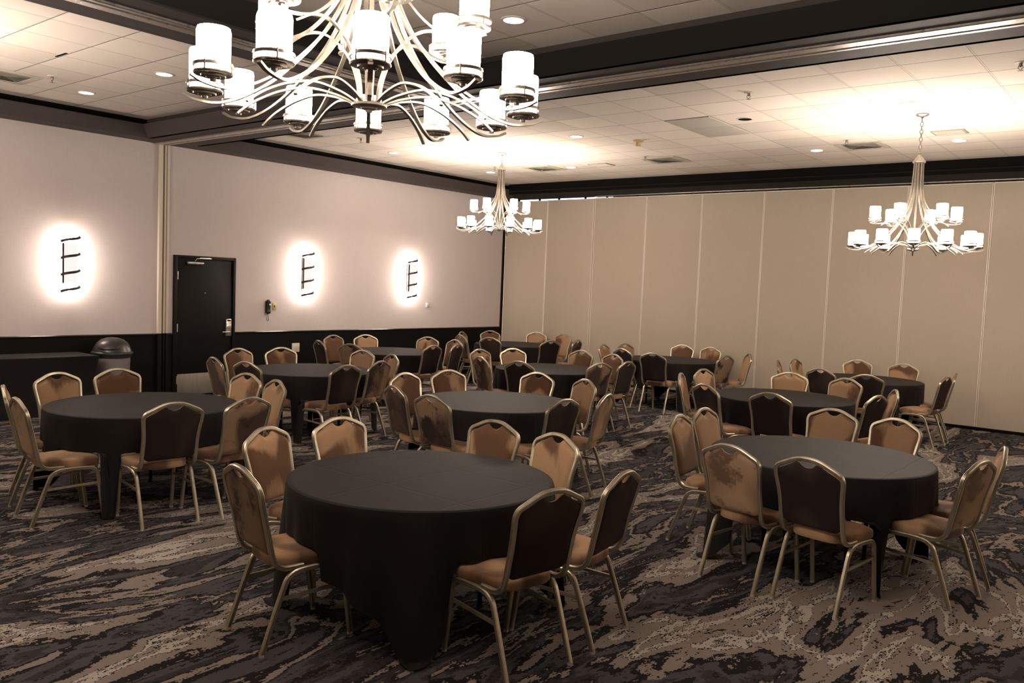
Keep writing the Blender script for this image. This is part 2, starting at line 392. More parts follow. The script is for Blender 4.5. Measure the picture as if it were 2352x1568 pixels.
prism(b, [(-0.03, ZT - 0.012), (0.0, ZT - 0.016), (0.10, ZT - 0.016), (0.10, ZT), (-0.03, ZT)], 'x', 2.35, XR)
struct('trim_14', b, M['alu'])
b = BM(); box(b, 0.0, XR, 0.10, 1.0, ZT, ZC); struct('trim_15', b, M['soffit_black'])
# jamb where the partition track meets the left wall
b = BM()
box(b, 0.0, 0.05, -7.885, -7.832, ZR, ZT - 0.005, 0.004); box(b, 0.0, 0.03, -7.795, -7.765, ZR, ZT - 0.005, 0.006); box(b, 0.0, 0.045, -7.760, -7.725, ZR, ZT - 0.005, 0.008)
box(b, 0.0, 0.012, -7.832, -7.795, ZR, ZT - 0.005, mi=1)
jm = mat('jamb_slot', (0.30, 0.25, 0.19), 0.6); struct('trim_16', b, [M['jamb'], jm])
b = BM()
box(b, 0.0, 0.05, -7.885, -7.832, 0, ZR, 0.004); box(b, 0.0, 0.03, -7.795, -7.765, 0, ZR, 0.006); box(b, 0.0, 0.045, -7.760, -7.725, 0, ZR, 0.008); box(b, 0.0, 0.012, -7.832, -7.795, 0, ZR)
struct('trim_17', b, M['black'])
b = BM(); box(b, 0.0, 0.028, -0.03, 0.10, 0, ZT, 0.003); struct('trim_18', b, M['black'])

# folding partition, one thing per panel
XJ = [0.045, 1.170, 2.348, 3.533, 4.698, 5.875, 7.053, 8.218, 9.385, 10.560, 11.737, 12.914]
ordn = ['first', 'second', 'third', 'fourth', 'fifth', 'sixth', 'seventh', 'eighth', 'ninth', 'tenth', 'eleventh']
for i in range(11):
    x0, x1 = XJ[i], XJ[i + 1]; g = 0.008 if i == 1 else 0.0025
    x1 -= g * (2 if i == 1 else 1); x0 += 0.0025
    zt = ZP - (0.012 if i == 0 else 0.008 if i == 1 else 0.0)
    t = empty('partition_panel', (x0, 0, 0), label='beige fabric folding partition panel, %s from the left corner' % ordn[i], cat='partition panel', group='folding partition panels along the back')
    w = x1 - x0
    b = BM(); box(b, 0.015, w - 0.015, 0.004, 0.085, 0.05, zt - 0.014, 0.002); obj('fabric_face', b, M['panel'], t)
    b = BM(); box(b, 0.0, 0.015, -0.003, 0.09, 0.05, zt, 0.003); obj('edge_trim', b, M['trim'], t)
    b = BM(); box(b, w - 0.015, w, -0.003, 0.09, 0.05, zt, 0.003); obj('edge_trim', b, M['trim'], t)
    b = BM(); box(b, 0.015, w - 0.015, 0.0, 0.09, zt - 0.014, zt, 0.003); obj('top_trim', b, M['trim'], t)
    b = BM(); box(b, 0.0, w, 0.01, 0.08, 0.0, 0.05, 0.003); obj('floor_seal', b, M['recess'], t)
    for hx in (0.25, w - 0.25):
        b = BM(); box(b, hx - 0.02, hx + 0.02, 0.03, 0.06, zt, ZT - 0.002, 0.003); obj('hanger', b, M['recess'], t)
b = BM(); box(b, XJ[11], XR, 0.0, 0.1, 0, ZT); struct('wall_back', b, M['panel'])
# light of the next room shining through the slot above the first panels
t = empty('fluorescent_light', (0.3, 0.17, 3.70), label='bluish lit tube behind the slot above the first two partition panels', cat='light')
b = BM(); sweep(b, [(0, 0, 0.024), (2.35, 0, 0.024)], circ(0.014, 8)); obj('tube', b, M['tube'], t)
b = BM(); box(b, -0.05, 2.40, -0.02, 0.05, 0.04, 0.034 + 0.02); obj('housing', b, M['white'], t)

# ------------------------------------------------------------------ door
d = empty('door_1', (0, 0, 0), kind='structure')
b = BM()
box(b, -0.14, 0.022, DY0, DY0 + 0.062, 0, DZ, 0.004); box(b, -0.14, 0.022, DY1 - 0.045, DY1, 0, DZ, 0.004); box(b, -0.14, 0.0215, DY0 + 0.06, DY1 - 0.04, DZ - 0.05, DZ, 0.004)
obj('door_frame', b, M['black'], d)
b = BM(); box(b, -0.055, -0.010, -7.566, -6.640, 0.012, DZ - 0.058, 0.003); lf = obj('door_leaf', b, M['black'], d)
b = BM(); box(b, -0.0095, -0.005, -7.545, -6.66, 0.03, 0.352, 0.0015); obj('kick_plate', b, M['kick'], lf)
for z in (1.842, 1.053, 0.265):
    b = BM(); sweep(b, [(-0.002, -7.570, z - 0.06), (-0.002, -7.570, z + 0.06)], circ(0.009, 10)); box(b, -0.009, -0.004, -7.562, -7.545, z - 0.06, z + 0.06); obj('hinge', b, M['steel'], d)
b = BM(); sweep(b, [(0.025, -7.42, 2.035), (0.025, -7.16, 2.035)], circ(0.024, 12)); box(b, -0.009, 0.03, -7.37, -7.22, 2.010, 2.058, 0.004); cl = obj('door_closer', b, M['steel'], lf)
b = BM(); sweep(b, [(0.045, -7.31, 2.065), (0.055, -7.28, 2.105), (0.05, -7.04, 2.112)], [(-0.012, -0.003), (0.012, -0.003), (0.012, 0.003), (-0.012, 0.003)]); box(b, 0.023, 0.05, -7.22, -7.05, 2.100, 2.122, 0.003); obj('closer_arm', b, M['steel'], cl)
b = BM(); box(b, -0.009, 0.028, -6.752, -6.656, 0.915, 1.185, 0.008)
lk = obj('card_lock', b, M['steel'], lf)
b = BM(); box(b, 0.026, 0.032, -6.735, -6.675, 1.150, 1.172, 0.002); obj('card_slot', b, M['recess'], lk)
b = BM(); box(b, 0.027, 0.031, -6.745, -6.665, 1.02, 1.10, 0.003); obj('lock_cover', b, M['steel'], lk)
b = BM(); sweep(b, crom([(0.02, -6.705, 0.985), (0.062, -6.705, 0.985), (0.070, -6.73, 0.985), (0.066, -6.84, 0.982)], 4), circ(0.0085, 10)); obj('door_handle', b, M['steel'], lf)
b = BM(); lathe(b, [(0, 0.004), (0.007, 0.003), (0.008, 0.0)], 12)
for v in b.verts: v.co = Vector((v.co.z - 0.010, -7.10 + v.co.x, 1.584 + v.co.y))
obj('peephole', b, M['steel'], lf)

# ------------------------------------------------------------------ things on the left wall
def plate(name, y, z, w, h, m, label, cat, extra=None, t=0.007):
    e = empty(name, (0, y, z), label=label, cat=cat)
    b = BM(); box(b, 0.0, t, -w / 2, w / 2, -h / 2, h / 2, 0.003); obj('cover', b, m, e)
    if extra: extra(e)
    return e
def holes(e):
    b = BM()
    for a in range(4):
        c, s = math.cos(a * PI / 2), math.sin(a * PI / 2)
        box(b, 0.006, 0.0085, c * 0.018 - 0.004, c * 0.018 + 0.004, s * 0.018 - 0.004, s * 0.018 + 0.004)
    for y in (-0.058, 0.058):
        for z in (-0.056, 0.056): box(b, 0.006, 0.0085, y - 0.004, y + 0.004, z - 0.004, z + 0.004)
    obj('socket_holes', b, M['grill'], e)
plate('floor_outlet_plate', -5.415, 0.69, 0.150, 0.150, M['plate_white'], 'square white outlet plate on the black wainscot right of the door', 'wall plate', holes, 0.02)
def jack(e):
    b = BM(); box(b, 0.006, 0.012, -0.010, 0.010, -0.014, 0.016, 0.002); obj('jack', b, M['phone'], e)
plate('phone_jack_plate', -5.852, 1.388, 0.082, 0.122, M['ivory'], 'yellowed wall plate with a small jack beside the wall telephone', 'wall plate', jack)
def thermo(e):
    b = BM(); box(b, 0.006, 0.010, -0.022, 0.022, -0.008, 0.012, 0.001); obj('display', b, M['vent'], e)
plate('thermostat', -2.284, 1.432, 0.075, 0.088, M['plate_white'], 'small pale thermostat right of the last wall light near the corner', 'thermostat', thermo, 0.02)
ph = empty('wall_telephone', (0, -5.985, 1.38), label='black wall telephone with a looped cord between door and jack plate', cat='telephone')
b = BM(); box(b, 0.0, 0.022, -0.042, 0.042, -0.10, 0.10, 0.01); obj('base', b, M['phone'], ph)
b = BM(); sweep(b, crom([(0.030, 0, 0.108), (0.046, 0, 0.092), (0.043, 0, 0.04), (0.040, 0, -0.04), (0.046, 0, -0.088), (0.030, 0, -0.104)], 5), circ(0.036, 14, 0.016), side=(0, 1, 0)); hs = obj('handset', b, M['phone'], ph)
b = BM(); box(b, 0.058, 0.0605, -0.004, 0.034, 0.025, 0.052, 0.001); obj('paper_label', b, M['plate_white'], hs, label='small white paper label')
b = BM()
pth = []
for k in range(90):
    u = k / 89; a = u * 2 * PI * 11; cx = 0.020; cyv = 0.018 * math.sin(u * PI * 2) ; cz = -0.11 - 0.12 * math.sin(u * PI)
    pth.append((cx + 0.006 * math.cos(a), cyv + 0.006 * math.sin(a), cz))
sweep(b, pth, circ(0.0028, 5)); obj('cord', b, M['phone'], ph)

# wall lights: lit tube behind a panel, wrapped by four slanting bands
def sconce(y, label):
    e = empty('wall_light', (0, y, 1.95), label=label, cat='wall light', group='lit wall lights on the left wall')
    b = BM(); box(b, 0.0, 0.022, -0.05, 0.05, -0.28, 0.28, 0.004); obj('back_plate', b, M['white'], e)
    b = BM(); sweep(b, [(0.085, 0, -0.37), (0.085, 0, 0.37)], circ(0.026, 12)); obj('lamp_tube', b, M['sconce_lamp'], e)
    b = BM(); n = 10
    for k in range(n):
        a0, a1 = (-1.3 + 2.6 * k / n), (-1.3 + 2.6 * (k + 1) / n)
        p = [(0.055 * math.cos(a) + 0.085, 0.088 * math.sin(a)) for a in (a0, a1)]
        vs = [b.verts.new((p[0][0], p[0][1], -0.255)), b.verts.new((p[1][0], p[1][1], -0.255)), b.verts.new((p[1][0], p[1][1], 0.255)), b.verts.new((p[0][0], p[0][1], 0.255))]
        b.faces.new(vs)
    bmesh.ops.remove_doubles(b, verts=b.verts[:], dist=0.0005); bmesh.ops.solidify(b, geom=b.faces[:], thickness=0.004)
    obj('diffuser', b, M['diffuser'], e)
    b = BM(); box(b, 0.096, 0.126, -0.108, -0.092, -0.265, 0.265, 0.002); obj('side_bar', b, M['bronze'], e)
    for k in range(4):
        zc = 0.325 - 0.222 * k; P = []
        for j in range(17):
            u = j / 16; a = -1.25 + 2.5 * u; P.append((0.10 * math.cos(a) + 0.068, 0.128 * math.sin(a), zc - 0.036 + 0.072 * (u + 0.05 * math.sin(2 * PI * u))))
        b = BM(); sweep(b, P, [(-0.006, -0.016), (0.006, -0.016), (0.006, 0.016), (-0.006, 0.016)]); obj('band', b, M['bronze'], e)
    return e
sconce(-9.149, 'lit wall light with four dark bands, left of the cream jamb above the draped table')
sconce(-5.266, 'lit wall light with four dark bands, above and right of the wall telephone')
sconce(-2.815, 'lit wall light with four dark bands, nearest the corner beside the thermostat')

# ------------------------------------------------------------------ draped table and bin by the left wall
t = empty('rectangular_table', (0.345, -9.95, 0), label='long black cloth-covered table against the left wall', cat='table')
b = BM()
pr = []
NX, NY = 10, 30
hw, hl = 0.31, 0.93
box(b, -hw, hw, -hl, hl, 0.728, 0.752, 0.006); obj('tabletop', b, M['spandex'], t)
b = BM(); per = []
n = 8
for (ax, ay, bx, by) in ((-hw, -hl, hw, -hl), (hw, -hl, hw, hl), (hw, hl, -hw, hl), (-hw, hl, -hw, -hl)):
    m_ = 14 if abs(by - ay) > 1 else 6
    for k in range(m_): per.append((ax + (bx - ax) * k / m_, ay + (by - ay) * k / m_))
rows = []
for r in range(9):
    v = r / 8; z = 0.745 - 0.735 * v; k = 1.0 - 0.10 * math.sin(PI * min(1, v * 1.15)) if r else 1.01
    row = []
    for (x, y) in per:
        w_ = 0.006 * math.sin(y * 23 + x * 11) * v
        kx = 1 - 0.16 * math.sin(PI * v) * (1 if abs(y) > hl * 0.5 else 0.45)
        row.append(b.verts.new((x * (kx + 0.015) + w_, y * (1 - 0.045 * math.sin(PI * v) + 0.004), z)))
    rows.append(row)
for a, c in zip(rows, rows[1:]):
    for k in range(len(per)): b.faces.new((a[k], a[(k + 1) % len(per)], c[(k + 1) % len(per)], c[k]))
obj('skirt', b, M['spandex'], t)
for x in (-0.24, 0.24):
    for y in (-0.78, 0.78):
        b = BM(); sweep(b, [(x, y, 0), (x, y, 0.73)], circ(0.014, 8)); obj('leg', b, M['black'], t)

t = empty('trash_bin', (0.33, -8.69, 0), label='grey plastic trash bin with a black domed lid beside the draped table', cat='trash bin')
b = BM(); lathe(b, [(0.0, 0.0), (0.19, 0.0), (0.195, 0.01), (0.232, 0.70), (0.240, 0.705), (0.240, 0.72), (0.0, 0.72)], 36); obj('body', b, M['bin_body'], t)
b = BM(); lathe(b, [(0.236, 0.690), (0.246, 0.695), (0.246, 0.745), (0.238, 0.748)], 36); obj('bag_rim', b, M['phone'], t)
b = BM(); lathe(b, [(0.255, 0.742), (0.268, 0.748), (0.266, 0.762), (0.248, 0.775), (0.235, 0.82), (0.20, 0.885), (0.14, 0.935), (0.07, 0.958), (0.0, 0.965)], 36); ld = obj('lid', b, M['bin_lid'], t)
b = BM()   # swing flap: a bulged oval on the dome facing the room
rng = 24; rr = 7; ring = []
dirn = Vector((math.cos(math.radians(-40)), math.sin(math.radians(-40)), 0)); sd = Vector((-dirn.y, dirn.x, 0))
def dome(p):   # project (a sideways, b up the slope) on the lid
    a_, b_ = p; th = 0.62 + b_; ph_ = a_
    r = 0.262 * math.cos(th * 0.98); z = 0.765 + 0.205 * math.sin(th)
    return Vector((0, 0, z)) + (dirn * math.cos(ph_) + sd * math.sin(ph_)) * (r + 0.006)
cen = b.verts.new(dome((0, 0)) + dirn * 0.004)
prev = None
for k in range(1, rr + 1):
    u = k / rr; row = [b.verts.new(dome((0.80 * u * math.cos(2 * PI * j / rng), 0.40 * u * math.sin(2 * PI * j / rng))) + dirn * (0.004 if u < .95 else -0.004)) for j in range(rng)]
    for j in range(rng):
        if prev is None: b.faces.new((cen, row[j], row[(j + 1) % rng]))
        else: b.faces.new((prev[j], row[j], row[(j + 1) % rng], prev[(j + 1) % rng]))
    prev = row
obj('swing_flap', b, M['bin_lid'], ld)

# ------------------------------------------------------------------ ceiling fittings
def downlight(x, y, label, lit=True):
    e = empty('downlight', (x, y, ZC), label=label, cat='ceiling light', group='round recessed downlights')
    b = BM(); lathe(b, [(0.082, 0.004), (0.082, -0.008), (0.102, -0.006), (0.104, 0.0)], 28); obj('trim_ring', b, M['white'], e)
    b = BM(); lathe(b, [(0.0, -0.0045), (0.083, -0.0045)], 28); obj('lens', b, M['downlight'] if lit else M['recess'], e)
for x, y, l in ((4.992, -4.488, 'round downlight between the middle and the right chandelier, left of the smoke detector'), (7.468, -2.045, 'round downlight just left of the vent beside the right chandelier'),
                (9.303, -2.045, 'round downlight right behind the right chandelier chain'), (7.491, -8.953, 'round downlight in the ceiling right above the big chandelier'),
                (3.131, -9.498, 'round downlight in the left ceiling bay, right one of the two'), (1.345, -9.512, 'round downlight in the left ceiling bay, left one of the two'),
                (1.406, -4.583, 'round downlight left of the middle chandelier'), (1.369, -2.093, 'round downlight near the corner, left of the middle chandelier stem'),
                (3.177, -2.036, 'round downlight right of the middle chandelier, near the back vents'), (9.312, -4.516, 'round downlight washed out by glow just before the right chandelier canopy')):
    downlight(x, y, l)
downlight(7.487, -4.552, 'unlit round dark downlight opening beside the two grey ceiling tiles', False)
def sprinkler(x, y, label):
    e = empty('sprinkler', (x, y, ZC), label=label, cat='sprinkler', group='ceiling sprinklers'); e.scale = (1.35, 1.35, 1.35)
    b = BM(); lathe(b, [(0, 0.0), (0.038, 0.0), (0.036, -0.004), (0.0, -0.006)], 16); obj('escutcheon', b, M['white'], e)
    b = BM(); lathe(b, [(0.011, -0.004), (0.011, -0.02), (0.006, -0.03)], 10)
    sweep(b, [(0.01, 0, -0.02), (0.014, 0, -0.035), (0.0, 0, -0.05), (-0.014, 0, -0.035), (-0.01, 0, -0.02)], circ(0.0025, 6)); obj('head', b, M['nickel_dark'], e)
    b = BM(); lathe(b, [(0, -0.05), (0.020, -0.052), (0, -0.054)], 12); obj('deflector', b, M['nickel_dark'], e)
for x, y, l in ((8.076, -5.796, 'sprinkler right of the large beam above the dark downlight hole'), (8.098, -2.717, 'sprinkler just above the vent by the right chandelier'),
                (4.986, -2.599, 'sprinkler just left of the vent near the smoke detector'), (1.994, -5.796, 'sprinkler under the big chandelier, near the cross beam'),
                (1.869, -10.112, 'sprinkler in the left ceiling bay'), (10.513, -5.726, 'sprinkler at the right edge of the ceiling'), (1.961, -2.665, 'sprinkler just left of the middle chandelier stem')):
    sprinkler(x, y, l)
e = empty('smoke_detector', (5.602, -3.850, ZC), label='yellowed round smoke detector on the ceiling between two chandeliers', cat='smoke detector')
b = BM(); lathe(b, [(0, 0), (0.075, 0), (0.075, -0.012), (0.06, -0.022), (0, -0.022)], 24); obj('base', b, M['ivory'], e)
b = BM(); lathe(b, [(0.036, -0.02), (0.036, -0.075), (0.032, -0.08), (0, -0.08)], 16); obj('sensor', b, M['ivory'], e)
def supply_vent(x, y, label, seed=0):
    e = empty('ceiling_vent', (x, y, ZC), label=label, cat='ceiling vent', group='square ceiling diffusers')
    b = BM(); s = 0.298
    for (a0, a1, b0, b1) in ((-s, s, -s, -s + 0.075), (-s, s, s - 0.075, s), (-s, -s + 0.075, -s + 0.075, s - 0.075), (s - 0.075, s, -s + 0.075, s - 0.075)): box(b, a0, a1, b0, b1, -0.014, 0.0, 0.002)
    obj('frame', b, M['vent'], e)
    b = BM(); box(b, -s + 0.07, s - 0.07, -s + 0.07, s - 0.07, -0.003, -0.001); obj('throat', b, M['grill'], e)
    b = BM()
    for q in range(4):      # four louvred quadrants, slats running different ways
        c, s_ = math.cos(q * PI / 2), math.sin(q * PI / 2)
        for k in range(8):
            u = 0.03 + k * 0.024; L = u * 0.98
            pts = [(-L, u), (L, u), (L, u + 0.020), (-L, u + 0.020)]
            vs = [b.verts.new((px * c - py * s_, px * s_ + py * c, -0.016 + (0.010 if py > u + 0.01 else 0.0))) for px, py in pts]; b.faces.new(vs)
    bmesh.ops.solidify(b, geom=b.faces[:], thickness=0.0015); obj('louvers', b, M['vent'], e)
for x, y, l in ((5.086, -2.13, 'square louvred vent in the ceiling right of the small return, behind the smoke detector'), (8.134, -2.20, 'square louvred vent left of the right chandelier chain'),
                (2.648, -2.13, 'square louvred vent right behind the middle chandelier stem'), (1.43, -6.43, 'square louvred vent low behind the big chandelier, beside the cross beam'),
                (1.399, -10.43, 'grey louvred vent cut off at the left edge of the ceiling')):
    supply_vent(x, y, l)
def small_return(x, y, label):
    e = empty('return_grille', (x, y, ZC), label=label, cat='ceiling vent', group='small return grilles')
    b = BM(); box(b, -0.19, 0.19, -0.145, 0.145, -0.010, 0.0, 0.003); obj('frame', b, M['return'], e)
    b = BM()
    for k in range(11): box(b, -0.165, 0.165, -0.122 + k * 0.0235, -0.116 + k * 0.0235, -0.013, -0.009)
    obj('slats', b, M['vent'], e)
small_return(9.325, -2.695, 'small return grille right of the right chandelier chain'); small_return(3.837, -2.09, 'small return grille between two back ceiling vents')
pm = m_fabric('perforated_panel_grey', (0.46, 0.43, 0.39), 0.03, 220)
for y0, y1, l in ((-4.890, -4.285, 'nearer'), (-4.278, -3.670, 'farther')):
    b = BM(); box(b, 6.586, 7.182, y0, y1, ZC - 0.010, ZC, 0.002)
    tag(obj('perforated_tile', b, pm), 'grey perforated metal ceiling tile, the %s of the two' % l, 'ceiling tile', 'grey perforated ceiling tiles')
b = BM(); box(b, -0.12, 0.12, -0.012, 0.012, 0, 0.008)
o = tag(obj('loose_tile_edge', b, M['recess']), 'dark gap beside a lifted ceiling tile in the left bay', 'ceiling gap'); o.location = (2.95, -10.47, ZC - 0.004); o['kind'] = 'structure'; o.name = 'trim_19'

# ------------------------------------------------------------------ chandeliers
def arm_bm(rz, az, w=0.007, t=0.0035, taper=None):
    bm = BM(); c, s = math.cos(az), math.sin(az)
    P = crom([(r * c, r * s, z) for r, z in rz], 6)
    sweep(bm, P, [(-w, -t), (w, -t), (w, t), (-w, t)], side=(-s, c, 0)); return bm
LOW = [(0.050, 0.955), (0.054, 0.80), (0.066, 0.62), (0.105, 0.42), (0.20, 0.245), (0.34, 0.095), (0.46, 0.008), (0.57, -0.035), (0.66, -0.030), (0.71, -0.010)]
LOW2 = [(0.045, -0.004), (0.13, 0.030), (0.24, 0.048), (0.34, 0.028), (0.42, -0.008), (0.47, -0.040), (0.505, -0.070)]
UPA = [(0.042, 0.93), (0.050, 0.70), (0.085, 0.52), (0.17, 0.38), (0.28, 0.285), (0.40, 0.262), (0.47, 0.275)]
UPB = [(0.040, 0.0), (0.055, 0.10), (0.10, 0.20), (0.185, 0.275), (0.27, 0.285), (0.35, 0.245)]
_cm = {}
def cmesh(key, fn, m):
    if key not in _cm:
        bm = fn(); o = obj(key[0], bm, m); _cm[key] = o.data; bpy.data.objects.remove(o)
    return _cm[key]
def inst(name, me, parent, loc=(0, 0, 0), rz=0):
    o = bpy.data.objects.new(name, me); COL.objects.link(o); o.parent = parent; o.location = loc; o.rotation_euler = (0, 0, rz); return o
def f_shade():
    bm = BM(); lathe(bm, [(0.0, 0.012), (0.052, 0.012), (0.058, 0.018), (0.059, 0.145), (0.056, 0.157), (0.052, 0.158)], 20); lathe(bm, [(0.052, 0.158), (0.050, 0.150), (0.0, 0.150)], 20, mi=1); return bm
def f_holder():
    bm = BM(); lathe(bm, [(0.0, -0.026), (0.010, -0.026), (0.012, -0.018), (0.024, -0.016), (0.026, -0.012), (0.042, -0.012), (0.044, -0.006), (0.066, -0.005), (0.069, 0.0), (0.066, 0.005), (0.0, 0.004)], 28); return bm
def f_ring():
    bm = BM(); lathe(bm, [(0.0645, 0.020), (0.069, 0.021), (0.0705, 0.026), (0.069, 0.032), (0.0645, 0.033), (0.0635, 0.026), (0.0645, 0.020)], 28)
    for k in range(4):
        a = k * PI / 2 + PI / 4; sweep(bm, [(0.067 * math.cos(a), 0.067 * math.sin(a), 0.002), (0.067 * math.cos(a), 0.067 * math.sin(a), 0.034)], circ(0.004, 6))
    return bm
def chandelier(x, y, zh, phase, label, updir=15):
    """zh = height of the bottom hub"""
    e = empty('chandelier', (x, y, zh), label=label, cat='chandelier', group='eighteen-light chandeliers')
    H = ZC - zh
    b = BM(); lathe(b, [(0, H), (0.068, H), (0.070, H - 0.012), (0.050, H - 0.026), (0.018, H - 0.032), (0.010, H - 0.05), (0, H - 0.05)], 28); obj('canopy', b, M['nickel'], e)
    b = BM(); top = 1.055; nl = max(3, int((H - 0.05 - top) / 0.040)); st = (H - 0.05 - top) / nl
    for k in range(nl):
        zc = top + st * (k + 0.5); L = []
        for j in range(13):
            a = 2 * PI * j / 12; u = 0.016 * math.cos(a); v = (st * 0.62) * math.sin(a)
            L.append((u, 0, zc + v) if k % 2 else (0, u, zc + v))
        sweep(b, L, circ(0.0042, 6), caps=False)
    obj('chain', b, M['nickel'], e)
    b = BM(); lathe(b, [(0, 1.06), (0.008, 1.06), (0.010, 1.035), (0.022, 1.03), (0.030, 1.01), (0.042, 1.00), (0.050, 0.978), (0.066, 0.965), (0.070, 0.955), (0.066, 0.945), (0, 0.945)], 28); obj('top_cap', b, M['nickel'], e)
    b = BM(); lathe(b, [(0, -0.030), (0.012, -0.030), (0.016, -0.022), (0.030, -0.018), (0.034, -0.010), (0.070, -0.008), (0.072, 0.0), (0.055, 0.008), (0.020, 0.012), (0.016, 0.06), (0.010, 0.075), (0.010, 0.94)], 28); obj('hub', b, M['nickel'], e)
    def lamp(r, z, az):
        h = inst('lamp_cup', cmesh(('lamp_cup',), f_holder, M['nickel_dark']), e, (r * math.cos(az), r * math.sin(az), z), az)
        inst('cup_ring', cmesh(('cup_ring',), f_ring, M['nickel']), h)
        inst('glass_shade', cmesh(('glass_shade',), f_shade, [M['shade'], M['bulb']]), h)
    for k in range(12):
        az = math.radians(phase + 30 * k)
        inst('arm', cmesh(('arm', 'low'), lambda: arm_bm(LOW, 0, 0.0085, 0.0045), M['nickel']), e, rz=az)
        inst('lower_scroll', cmesh(('lower_scroll', 'l'), lambda: arm_bm(LOW2, 0, 0.0075, 0.004), M['nickel']), e, rz=az)
        lamp(0.63, 0.005, az)
    for k in range(6):
        az = math.radians(phase + updir + 60 * k)
        inst('upper_arm', cmesh(('upper_arm', 'u'), lambda: arm_bm(UPA, 0, 0.0085, 0.0045), M['nickel']), e, rz=az)
        inst('upper_scroll', cmesh(('upper_scroll', 'u'), lambda: arm_bm(UPB, 0, 0.0075, 0.004), M['nickel']), e, rz=az)
        lamp(0.42, 0.298, az)
    return e
chandelier(9.212, -11.908, 2.600, 19.2, 'large lit chandelier hanging closest to the viewer, cut off at the top', 10)
chandelier(9.305, -3.915, 2.506, 14.0, 'lit chandelier at the right, on the longer chain before the partition', 8)
chandelier(3.071, -3.794, 2.777, 25.2, 'small-looking lit chandelier near the room corner, middle of the view', 15)
chandelier(3.07, -12.35, 2.65, 10.0, 'lit chandelier in the left ceiling bay, out of view past the left edge', 15)
chandelier(15.50, -3.95, 2.65, 10.0, 'lit chandelier out of view past the right edge', 15)

# ------------------------------------------------------------------ banquet chairs
def ribbed(a, b_):   # tube section with two grooves on its inner and outer faces
    R = [(a * .6, -b_), (a, -b_ * .6), (a, -b_ * .36), (a * .78, -b_ * .26), (a, -b_ * .14), (a, b_ * .14), (a * .78, b_ * .26), (a, b_ * .36), (a, b_ * .6), (a * .6, b_)]
    return R + [(-x, y) for x, y in R[::-1]]
GROOVES = {2, 3, 5, 6, 12, 13, 15, 16}
HOOP = [(0.200, -0.03, 0.428), (0.200, -0.10, 0.427), (0.201, -0.150, 0.434), (0.202, -0.185, 0.462), (0.202, -0.203, 0.51), (0.2015, -0.218, 0.58), (0.202, -0.235, 0.66),
        (0.209, -0.253, 0.735), (0.217, -0.268, 0.795), (0.2185, -0.273, 0.822), (0.213, -0.279, 0.846), (0.196, -0.283, 0.866), (0.150, -0.288, 0.888), (0.100, -0.293, 0.911), (0.060, -0.297, 0.924), (0.025, -0.2995, 0.9285)]
HOOP = HOOP + [(0.0, -0.30, 0.929)] + [(-x, y, z) for x, y, z in HOOP[::-1]]
def yback(z):
    T = [(0.40, -0.160), (0.434, -0.170), (0.51, -0.203), (0.58, -0.218), (0.66, -0.235), (0.735, -0.253), (0.795, -0.268), (0.85, -0.280), (0.929, -0.300), (1.0, -0.315)]
    for (a, ya), (c, yc) in zip(T, T[1:]):
        if z <= c: return ya + (yc - ya) * (z - a) / (c - a)
    return T[-1][1]
def whalf(z):
    T = [(0.48, 0.172), (0.505, 0.186), (0.58, 0.1885), (0.66, 0.189), (0.735, 0.195), (0.795, 0.203), (0.822, 0.204), (0.846, 0.199), (0.87, 0.18)]
    for (a, ya), (c, yc) in zip(T, T[1:]):
        if z <= c: return ya + (yc - ya) * max(0, (z - a)) / (c - a)
    return T[-1][1]
def ztop(u):
    a = abs(u)
    T = [(0.0, 0.875), (0.10, 0.877), (0.20, 0.884), (0.27, 0.895), (0.33, 0.906), (0.37, 0.9065), (0.43, 0.901), (0.50, 0.895), (0.75, 0.871), (0.90, 0.854), (1.0, 0.834)]
    for (p, zp), (q, zq) in zip(T, T[1:]):
        if a <= q: return zp + (zq - zp) * (a - p) / (q - p)
    return 0.832
def zbot(u): return 0.496 + 0.022 * max(0, (abs(u) - 0.8) / 0.2) ** 2
def pad_bm():
    bm = BM(); NU, NV = 26, 22; F, R_ = [], []
    for j in range(NV + 1):
        v = j / NV; rf, rr_ = [], []
        for i in range(NU + 1):
            u = -1 + 2 * i / NU; z = zbot(u) + (ztop(u) - zbot(u)) * v; x = u * whalf(z); y = yback(z)
            e_ = max(0.0, (1 - abs(u) ** 7)) ** 0.5 * max(0.0, (1 - abs(2 * v - 1) ** 9)) ** 0.5
            rf.append((x, y + 0.004 + 0.026 * e_ , z)); rr_.append((x, y - 0.004 - 0.010 * e_, z))
        F.append([bm.verts.new(p) for p in rf]); R_.append([bm.verts.new(p) for p in rr_])
    for j in range(NV):
        for i in range(NU):
            bm.faces.new((F[j][i], F[j][i + 1], F[j + 1][i + 1], F[j + 1][i])).material_index = 0
            bm.faces.new((R_[j][i], R_[j + 1][i], R_[j + 1][i + 1], R_[j][i + 1])).material_index = 1
    for j in range(NV):
        for i in (0, NU): bm.faces.new((F[j][i], F[j + 1][i], R_[j + 1][i], R_[j][i])).material_index = 0
    for i in range(NU):
        for j in (0, NV): bm.faces.new((F[j][i], F[j][i + 1], R_[j][i + 1], R_[j][i])).material_index = 0
    return bm
